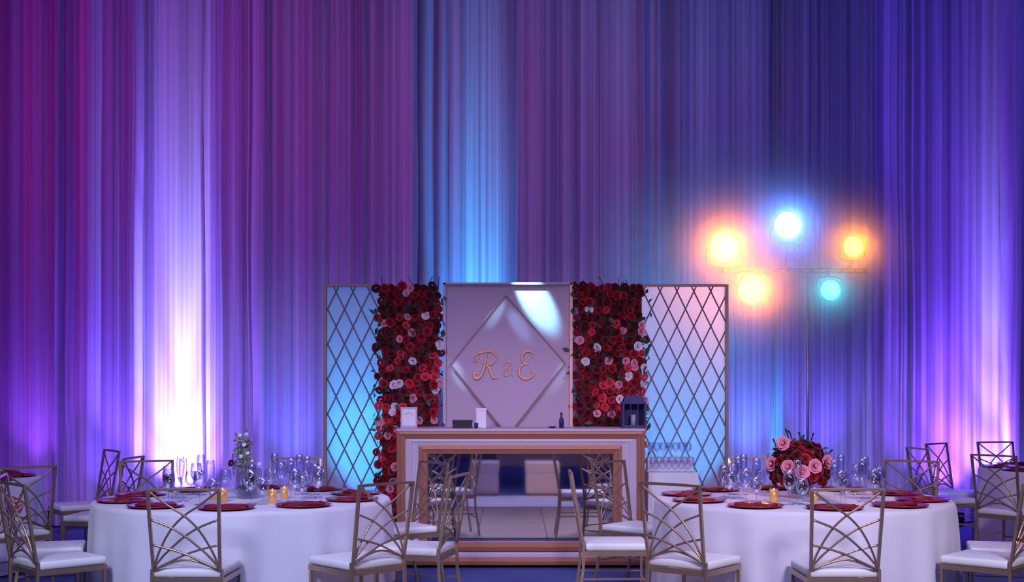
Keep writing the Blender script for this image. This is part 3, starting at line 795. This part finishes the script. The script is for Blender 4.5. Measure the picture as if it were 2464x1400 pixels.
def glass_proto(kind):
    if kind == 'wine':
        bowl = [(0.004, 0.082), (0.022, 0.092), (0.036, 0.118), (0.038, 0.145), (0.030, 0.195), (0.0285, 0.195), (0.0363, 0.145), (0.0343, 0.119), (0.021, 0.094), (0, 0.085)]; sz = 0.082
    elif kind == 'flute':
        bowl = [(0.004, 0.085), (0.014, 0.10), (0.024, 0.15), (0.026, 0.19), (0.022, 0.235), (0.0205, 0.235), (0.0243, 0.19), (0.0223, 0.151), (0.0125, 0.103), (0, 0.09)]; sz = 0.085
    else:
        bowl = [(0.004, 0.062), (0.026, 0.072), (0.040, 0.10), (0.041, 0.125), (0.034, 0.165), (0.0325, 0.165), (0.0393, 0.125), (0.0383, 0.101), (0.025, 0.074), (0, 0.066)]; sz = 0.062
    def me_of(bm, n):
        me = bpy.data.meshes.new(n); bm.normal_update(); bm.to_mesh(me); bm.free(); me.materials.append(M_glass)
        for p in me.polygons: p.use_smooth = True
        return me
    return (me_of(lathebm(bowl, 18), 'bowl'), me_of(lathebm([(0.003, sz), (0.003, 0.008)], 8), 'stem'),
            me_of(lathebm([(0, 0), (0.034, 0), (0.034, 0.002), (0.006, 0.005), (0.003, 0.010), (0, 0.010)], 18), 'foot'))
ME_CH, ME_NP = charger_mesh(), napkin_mesh()
GL = {k: glass_proto(k) for k in ('wine', 'flute', 'goblet')}
GNAME = {'wine': 'wine_glass', 'flute': 'champagne_flute', 'goblet': 'water_goblet'}
def glass(kind, x, y, z, label, group, parts=True):
    r = empty(GNAME[kind], (x, y, z), 0, label, 'glass', group)
    r.scale = {'flute': (1.1, 1.1, 1.2), 'wine': (1.1, 1.1, 1.12), 'goblet': (1, 1, 1)}[kind]
    for me, n in zip(GL[kind], ('bowl', 'stem', 'foot')):
        o = bpy.data.objects.new(n, me); COL.objects.link(o); o.parent = r
    return r
CLOCK = ['nearest the camera', 'to the right of the nearest one', 'at the right front', 'at the right end', 'at the far right', 'at the far side', 'at the far left', 'at the left end', 'at the left front', 'to the left of the nearest one']
def settings(c, tname, n=10, a0=-90, full=True, only=None, seed=0):
    rnd = random.Random(seed)
    words = {0: 'nearest the camera', 1: 'right of the nearest', 2: 'at the right front', 3: 'at the right far side', 4: 'at the far side, right', 5: 'at the far side, centre',
             6: 'at the far side, left', 7: 'at the left far side', 8: 'at the left front', 9: 'left of the nearest'}
    for k in range(n):
        if only is not None and k not in only: continue
        a = R(a0 + 360 / n * k); ca, sa = math.cos(a), math.sin(a)
        wd = words[k]
        o = bpy.data.objects.new('charger_plate', ME_CH); COL.objects.link(o)
        o.location = (c[0] + 0.785 * ca, c[1] + 0.785 * sa, TZ)
        tag(o, 'dark red charger plate on %s, %s' % (tname, wd), 'plate', 'charger plates on ' + tname)
        o = bpy.data.objects.new('napkin', ME_NP); COL.objects.link(o)
        o.location = (c[0] + 0.785 * ca, c[1] + 0.785 * sa, TZ + 0.0045); o.rotation_euler = (0, 0, a + PI/2 + rnd.uniform(-.15, .15))
        tag(o, 'wine-red napkin, charger %s, %s' % (wd, tname), 'napkin', 'napkins on ' + tname)
        for (kd, dr, da) in (('wine', 0.52, 0.20), ('goblet', 0.50, 0.36), ('flute', 0.43, 0.28)):
            aa = a + da + rnd.uniform(-.04, .04)
            glass(kd, c[0] + dr * math.cos(aa), c[1] + dr * math.sin(aa), TZ,
                  'clear %s, %s, %s' % (GNAME[kd].replace('_', ' '), tname, wd), 'glasses on ' + tname)
settings(TL, 'the left table', a0=-86, seed=1)
settings(TR, 'the right table', a0=-88, seed=2)
settings(TLL, 'the table at the left edge', a0=-90, only=(1, 2, 3, 4), seed=3)
settings(TRR, 'the table at the right edge', a0=-90, only=(7, 8, 9, 6, 0), seed=4)

def votive(x, y, label, s=1.0):
    t = empty('votive_candle', (x, y, TZ), 0, label, 'candle', 'copper votive candles')
    obj('cup', lathebm([(0, 0), (0.026*s, 0), (0.030*s, 0.085*s), (0.027*s, 0.085*s), (0.024*s, 0.01), (0, 0.01)], 16), M_votive, t, True)
    obj('wax', lathebm([(0, 0.010), (0.022*s, 0.010), (0.024*s, 0.062*s), (0, 0.062*s)], 12), M_wax, t)
    obj('flame', lathebm([(0, 0.066*s), (0.005, 0.074*s), (0.004, 0.084*s), (0, 0.096*s)], 8), M_flame, t, True)
def tx(px, Y): return (px - 1232) * Y / F
votive(tx(536, 8.35), 8.35, 'copper votive left of the glass vase on the left table')
votive(tx(512, 8.55), 8.55, 'copper votive farthest left of the glass vase on left table', 0.8)
votive(tx(655, 8.3), 8.30, 'copper votive right of the glass vase on the left table')
votive(tx(684, 8.6), 8.60, 'copper votive farthest right of the vase, left table', 0.9)
votive(tx(1862, 8.35), 8.35, 'copper votive at lower left of the rose bowl')
votive(tx(1958, 8.32), 8.32, 'copper votive at lower right of the rose bowl', 0.9)

# left centrepiece: glass vase with sage stems and a few pale blossoms
def left_centre():
    x, y = tx(598, 8.66), 8.66
    t = empty('glass_vase', (x, y, TZ), 0, 'wide clear glass vase with blue-tinted water on the left table', 'vase')
    obj('vase_body', lathebm([(0, 0), (0.075, 0), (0.085, 0.02), (0.09, 0.20), (0.087, 0.20), (0.082, 0.022), (0.072, 0.008), (0, 0.008)], 28), M_glass, t, True)
    obj('water', lathebm([(0, 0.010), (0.071, 0.010), (0.079, 0.022), (0.0815, 0.09), (0, 0.09)], 24), M_water, t, True)
    obj('pebble_layer', lathebm([(0, 0.011), (0.07, 0.011), (0.076, 0.03), (0.05, 0.04), (0, 0.036)], 16), M_navy, t, True)
    g = empty('greenery_spray', (x - 0.02, y, TZ), 0, 'tall grey-green leafy spray with white blossoms standing in the left vase', 'flowers')
    rnd = random.Random(5)
    lf = []
    for k in range(7):
        tipx, tipz = rnd.uniform(-0.07, 0.06), rnd.uniform(0.30, 0.44)
        pts = crom([(rnd.uniform(-.03, .03), rnd.uniform(-.03, .03), 0.045), (tipx * .3, 0, 0.2), (tipx, rnd.uniform(-.03, .03), tipz)], 5)
        obj('stalk', tubebm(pts, 0.0035, 5), M_sage, g, True)
        for p in pts[5:]:
            for q in range(5): lf.append(p + Vector((rnd.uniform(-.012, .012), rnd.uniform(-.012, .012), rnd.uniform(-.02, .02))))
    leaves('leaf_sprays', g, lf, 0.040, M_sage, 8)
    bpm = ROSES[4][0].copy(); bpm.name = 'blossom'; bpm.materials.clear(); bpm.materials.append(M_blossom)
    for px, py in ((577, 1047), (593, 1045), (596, 1090), (580, 1098), (624, 1116), (588, 1070)):
        p = P(px, py, 8.62)
        inst('blossom', bpm, g, face_mtx((p.x - x + 0.02, p.y - y, p.z - TZ), (rnd.uniform(-.4, .4), -1, .4), 0.013, 0))
    p = P(556, 1114, 8.62)
    dk = ROSES[0][0].copy(); dk.name = 'bud'
    o = inst('bud', dk, g, face_mtx((p.x - x + 0.02, p.y - y, p.z - TZ), (-.4, -1, .3), 0.024, 0)); o['label'] = 'dark red bud'
    obj('stalk', tubebm([(0, 0, 0.05), (-0.03, 0, 0.17), (p.x - x + 0.02, p.y - y, p.z - TZ)], 0.003, 5), M_sage, g, True)
left_centre()

# right centrepiece: dome of roses in a low bowl
def right_centre():
    x, y = tx(1925, 8.66), 8.66
    v = empty('flower_bowl', (x, y, TZ), 0, 'low clear glass bowl holding the dome of roses', 'bowl')
    obj('bowl_body', lathebm([(0, 0), (0.06, 0), (0.085, 0.03), (0.09, 0.10), (0.087, 0.10), (0.081, 0.031), (0.058, 0.006), (0, 0.006)], 28), M_glass, v, True)
    g = empty('rose_arrangement', (x, y, TZ + 0.11), 0, 'dome of dark red roses with pink roses along its lower front', 'flowers')
    rnd = random.Random(31)
    obj('foam_core', lathebm([(0, -0.085), (0.06, -0.08), (0.075, 0.0), (0.15, 0.07), (0.16, 0.13), (0.10, 0.20), (0, 0.23)], 16), M_leaf, g, True)
    RX, RZ = 0.185, 0.185; n = 95
    for i in range(n):
        zz = 1 - 1.45 * (i + .5) / n
        a = i * 2.399963; rr = math.sqrt(max(0, 1 - zz * zz))
        d = Vector((rr * math.cos(a), rr * math.sin(a), zz))
        loc = Vector((d.x * RX, d.y * RX * 0.95, 0.085 + d.z * RZ)) 
        loc += d * rnd.uniform(-.012, .012)
        c = rnd.choices((0, 1), (5, 2))[0]
        inst('rose', ROSES[c][i % 2], g, face_mtx(loc, d, rnd.uniform(0.036, 0.047), rnd.uniform(0, 6)))
    for (px, py) in ((1868, 1119), (1899, 1124), (1961, 1121), (1996, 1113), (1889, 1068), (1930, 1135)):
        p = P(px, py, 8.47) - Vector((x, y, TZ + 0.11)); dd = Vector((p.x * 2.2, -0.5, p.z * 0.6))
        inst('rose', ROSES[3][0], g, face_mtx(Vector((p.x, -math.sqrt(max(0.001, 0.19**2 - p.x**2)) - 0.008, p.z)), dd, 0.050, px))
    lf = []
    for i in range(150):
        a = rnd.uniform(0, 6.28); zz = rnd.uniform(-0.4, 1); rr = math.sqrt(max(0, 1 - zz*zz))
        lf.append((rr*math.cos(a)*0.2, rr*math.sin(a)*0.19, 0.085 + zz * 0.2))
    leaves('foliage', g, lf, 0.045, M_leaf, 12)
    for (px, py, qx, qy) in ((1899, 1062, 1890, 1032), (1925, 1056, 1922, 1040), (1950, 1060, 1957, 1042), (1868, 1080, 1860, 1056), (1985, 1095, 2003, 1082), (1905, 1055, 1897, 1036)):
        a, b = P(px, py, 8.62), P(qx, qy, 8.6); o3 = Vector((x, y, TZ + 0.11))
        obj('twig', tubebm([a - o3, (a + b) / 2 - o3 + Vector((0.004, 0, 0)), b - o3], [0.004, 0.004, 0.007], 5), M_twig, g)
right_centre()

# pink posy on the seat of a chair at the left edge
def posy():
    x, y = -3.70, 9.33
    g = empty('rose_posy', (x, y, 0.476), 0, 'pink rose posy on a chair seat at the left edge of frame', 'flowers')
    obj('wrap', lathebm([(0, 0), (0.03, 0), (0.045, 0.09), (0.07, 0.12), (0, 0.12)], 14), M_paper, g, True)
    rnd = random.Random(77)
    for i in range(16):
        zz = 1 - 1.0 * (i + .5) / 16; a = i * 2.39996; rr = math.sqrt(1 - zz * zz); d = Vector((rr * math.cos(a), rr * math.sin(a), zz))
        inst('rose', ROSES[3 if i % 3 else 4][i % 2], g, face_mtx(Vector((0, 0, 0.13)) + d * 0.085, d, 0.04, i))
posy()

# side table with two rows of stemware, right of the head table
def side_table():
    Yc = 10.95; S_ = F / Yc
    xa, xb = (1556 - 1232) / S_, (1672 - 1232) / S_; mid = (xa + xb) / 2; hw_ = (xb - xa) / 2
    t = empty('side_table', (mid, Yc, 0), 0, 'small square side table right of the mirrored table', 'table')
    obj('tabletop', boxbm(-hw_ + .01, hw_ - .01, -0.18, 0.18, 0.75, 0.775), M_wood, t)
    for sx_ in (-1, 1):
        for sy_ in (-1, 1): obj('leg', boxbm(sx_*(hw_-.03)-.015, sx_*(hw_-.03)+.015, sy_*0.15-.015, sy_*0.15+.015, 0, 0.75), M_black, t)
    bm = bmesh.new(); n = 30
    def per(f, r, z):   # rectangular loop
        pts = []
        for (ax, ay, bx, by) in ((-1,-1,1,-1), (1,-1,1,1), (1,1,-1,1), (-1,1,-1,-1)):
            for k in range(n):
                u = k / n; px = ax + (bx-ax)*u; py = ay + (by-ay)*u
                wv = 0.012 * r * math.sin(k * 1.3 + ax * 2 + ay)
                nx, ny = ((0, -1), (1, 0), (0, 1), (-1, 0))[((-1,-1,1,-1), (1,-1,1,1), (1,1,-1,1), (-1,1,-1,-1)).index((ax, ay, bx, by))]
                pts.append(bm.verts.new((px * (hw_ + 0.002 + 0.01*r) + nx * wv, py * (0.182 + 0.01*r) + ny * wv, z)))
        return pts
    L = [per(0, 0, 0.779), per(0, 0.2, 0.74), per(0, 0.6, 0.4), per(0, 1, 0.01)]
    bm.faces.new(L[0])
    for A, B in zip(L, L[1:]):
        for i in range(len(A)): bm.faces.new((A[i], B[i], B[(i+1) % len(A)], A[(i+1) % len(A)]))
    o = obj('tablecloth', bm, M_cloth, None); o.location = (mid, Yc, 0)
    tag(o, 'square lavender-white cloth on the small side table', 'tablecloth')
    o = obj('riser', boxbm(-hw_ + .01, hw_ - .01, 0.02, 0.15, 0, 0.115, bev=0.004), M_cloth, None); o.location = (mid, Yc, 0.780)
    tag(o, 'white riser step under the rear row of glasses on side table', 'riser')
    nn = 7
    words = ['first from the left', 'second from the left', 'third from the left', 'in the middle', 'third from the right', 'second from the right', 'last on the right']
    for row, (y, z) in enumerate(((-0.09, 0.780), (0.085, 0.896))):
        for k in range(nn):
            x = mid - hw_ + 0.045 + k * (2 * hw_ - 0.09) / (nn - 1)
            r = glass('goblet', x, Yc + y, z, 'small goblet %s in %s row on the side table' % (words[k], ('front', 'raised rear')[row]), 'goblets on the side table')
            r.scale = (0.7, 0.7, 0.78)
side_table()

# ------------------------------------------------------------------ stage lamp bar
LY = 12.3
def lp(px, py): return P(px, py, LY)
stand_x = lp(1947, 0).x; barz = lp(0, 650).z
t = empty('lamp_stand', (stand_x, LY + 0.06, 0), 0, 'tripod stand with dark crossbar carrying the coloured stage lamps', 'stand')
obj('pole', tubebm([(0, 0, 0.15), (0, 0, 1.4), (0, 0, barz - 0.01)], [0.017, 0.014, 0.010], 10), M_steel, t, True)
for k in range(3):
    a = R(90 + 120 * k)
    obj('leg', tubebm([(0, 0, 0.75), (0.62*math.cos(a), 0.62*math.sin(a), 0.012)], 0.011, 8), M_steel, t)
bar0, bar1 = lp(1735, 0).x - stand_x, lp(2092, 0).x - stand_x
cb = obj('crossbar', tubebm([(bar0, 0, barz - 0.016), (bar1, 0, barz - 0.016)], 0.010, 8), M_black, t)
obj('crossbar', tubebm([(bar0, 0, barz + 0.018), (bar1, 0, barz + 0.018)], 0.008, 8), M_black, t)
for px in (1760, 1800, 1868, 1896, 1930, 1960, 2000, 2030, 2060, 2085):
    x = lp(px, 0).x - stand_x
    obj('brace', boxbm(x - 0.008, x + 0.008, -0.012, 0.012, barz - 0.02, barz + 0.022), M_black, t)
def par_can(px, py, rad, color, estr, power, label, up, tilt=0.0, toward=(0, 0, 1.6)):
    p = lp(px, py)
    root = empty('stage_lamp', (p.x, LY, p.z), 0, label, 'lamp', 'stage lamps on the crossbar')
    # built pointing to -Y
    M90 = Matrix.Rotation(R(90), 4, 'X')
    def lb(prof, seg=24):
        bm = lathebm(prof, seg); bmesh.ops.transform(bm, matrix=M90, verts=bm.verts); return bm
    obj('can', lb([(rad, 0.07), (rad + 0.006, 0.07), (rad + 0.006, -0.03), (rad * 0.7, -0.12), (0, -0.125)]), M_black, root, True)
    obj('lens', lb([(0, 0.05), (rad * 0.6, 0.046), (rad, 0.03)]), lens_mat('lens_' + label.split()[0] + str(px), color, estr), root, True)
    s = 1 if up else -1
    dz = barz - p.z
    yk = crom([(-rad - 0.012, 0, 0), (-rad - 0.012, 0, -s * (rad + 0.01)), (0, 0.0, -s * (rad + 0.035)), (rad + 0.012, 0, -s * (rad + 0.01)), (rad + 0.012, 0, 0)], 4)
    obj('yoke', tubebm(yk, 0.006, 5), M_black, root)
    obj('clamp', tubebm([(0, 0, -s * (rad + 0.035)), (0, 0.055, dz)], 0.010, 6), M_black, root)
    l = bpy.data.lights.new('lamp_glow', 'SPOT'); l.color = color; l.energy = power; l.spot_size = R(165); l.spot_blend = 1.0
    l.shadow_soft_size = rad * 0.5
    lo = bpy.data.objects.new('lamp_glow', l); COL.objects.link(lo); lo.location = (p.x, LY - 0.09, p.z); aim(lo, toward)
    return root
ORG = (1.0, 0.36, 0.05)
par_can(1742, 597, 0.15, (1.0, 0.24, 0.015), 40, 150, 'orange stage lamp above the left end of the crossbar', True)
par_can(1808, 697, 0.145, (1.0, 0.24, 0.015), 36, 95, 'orange stage lamp hanging below the left part of crossbar', False)
par_can(1893, 543, 0.135, (0.08, 0.26, 1.0), 12, 110, 'blue stage lamp, highest of the five', True)
par_can(2050, 594, 0.100, (1.0, 0.30, 0.015), 30, 44, 'small orange stage lamp above the right end of the crossbar', True)
par_can(1995, 699, 0.100, (0.03, 0.60, 0.80), 8, 18, 'cyan stage lamp hanging below the right part of crossbar', False)
# wide head under the blue lamp
x = lp(1897, 0).x - stand_x
obj('mount_plate', boxbm(x - 0.16, x + 0.16, -0.03, 0.03, lp(0, 618).z, lp(0, 606).z), M_navy, t)

# added cloud imitating lens glare round the lamps, thinning to nothing at its rim
def glare_cloud():
    m = bpy.data.materials.new('lamp_glare'); m.use_nodes = True; nt = m.node_tree; nt.nodes.clear()
    out = nt.nodes.new('ShaderNodeOutputMaterial'); v = nt.nodes.new('ShaderNodeVolumeScatter')
    v.inputs['Anisotropy'].default_value = 0.3
    tc = nt.nodes.new('ShaderNodeTexCoord'); mp = nt.nodes.new('ShaderNodeMapping')
    mp.inputs['Scale'].default_value = (1 / 2.0, 1 / 0.6, 1 / 1.5)
    g = nt.nodes.new('ShaderNodeTexGradient'); g.gradient_type = 'SPHERICAL'
    ml = nt.nodes.new('ShaderNodeMath'); ml.operation = 'MULTIPLY'; ml.inputs[1].default_value = GLARE_DENSITY
    nt.links.new(tc.outputs['Object'], mp.inputs[0]); nt.links.new(mp.outputs[0], g.inputs[0])
    nt.links.new(g.outputs[1], ml.inputs[0]); nt.links.new(ml.outputs[0], v.inputs['Density'])
    nt.links.new(v.outputs[0], out.inputs['Volume'])
    bm = bmesh.new(); bmesh.ops.create_uvsphere(bm, u_segments=32, v_segments=16, radius=1.0)
    bmesh.ops.scale(bm, vec=(2.0, 0.6, 1.5), verts=bm.verts)
    o = obj('lamp_glare', bm, m); o.location = (2.65, 12.22, 2.72)
    tag(o, 'added cloud imitating lens glare round the coloured lamps', 'glare_cloud', kind='stuff')
GLARE_DENSITY = 2.3
glare_cloud()

# ------------------------------------------------------------------ what the mirror front shows: dance floor and lounge
t = empty('dance_floor', (0, 7.1, 0), 0, 'wooden dance floor between the round tables, seen in the mirror front', 'dance floor')
for i in range(3):
    for j in range(5):
        obj('floor_tile', boxbm(-1.05 + i*0.7 + .004, -1.05 + (i+1)*0.7 - .004, -1.55 + j*0.62 + .004, -1.55 + (j+1)*0.62 - .004, 0.0, 0.018, bev=0.002), M_wood, t)
obj('floor_edge', boxbm(-1.05, 1.05, -1.60, -1.55, 0, 0.018), M_black, t)
o = obj('white_runner', boxbm(-0.62, 0.85, 3.75, 5.3, 0.001, 0.010), M_cloth); tag(o, 'white floor runner reflected in the mirror front', 'runner')
def ottoman(x, y, wd, label):
    t = empty('ottoman', (x, y, 0), 0, label, 'ottoman', 'white ottomans reflected in the mirror')
    obj('seat', boxbm(-wd, wd, -0.3, 0.3, 0.32, 0.46, bev=0.02), M_cloth, t)
    obj('skirt', boxbm(-wd + .01, wd - .01, -0.29, 0.29, 0.03, 0.32, bev=0.01), M_cloth, t)
    for sx_ in (-1, 1):
        for sy_ in (-1, 1): obj('foot', boxbm(sx_*(wd-.05)-.02, sx_*(wd-.05)+.02, sy_*.25-.02, sy_*.25+.02, 0, 0.03), M_black, t)
ottoman(-0.38, 3.4, 0.20, 'left white ottoman reflected in the mirror front')
ottoman(0.42, 3.4, 0.24, 'right white ottoman reflected in the mirror front, warmly lit')
o = obj('golden_block', boxbm(-0.3, 2.0, -3.4, -2.8, 0, 1.1, bev=0.02), M_golden); tag(o, 'added block reflected in the mirror front, golden wall light put into its colour', 'block')  # added stand-in for the golden-lit wall section behind the camera
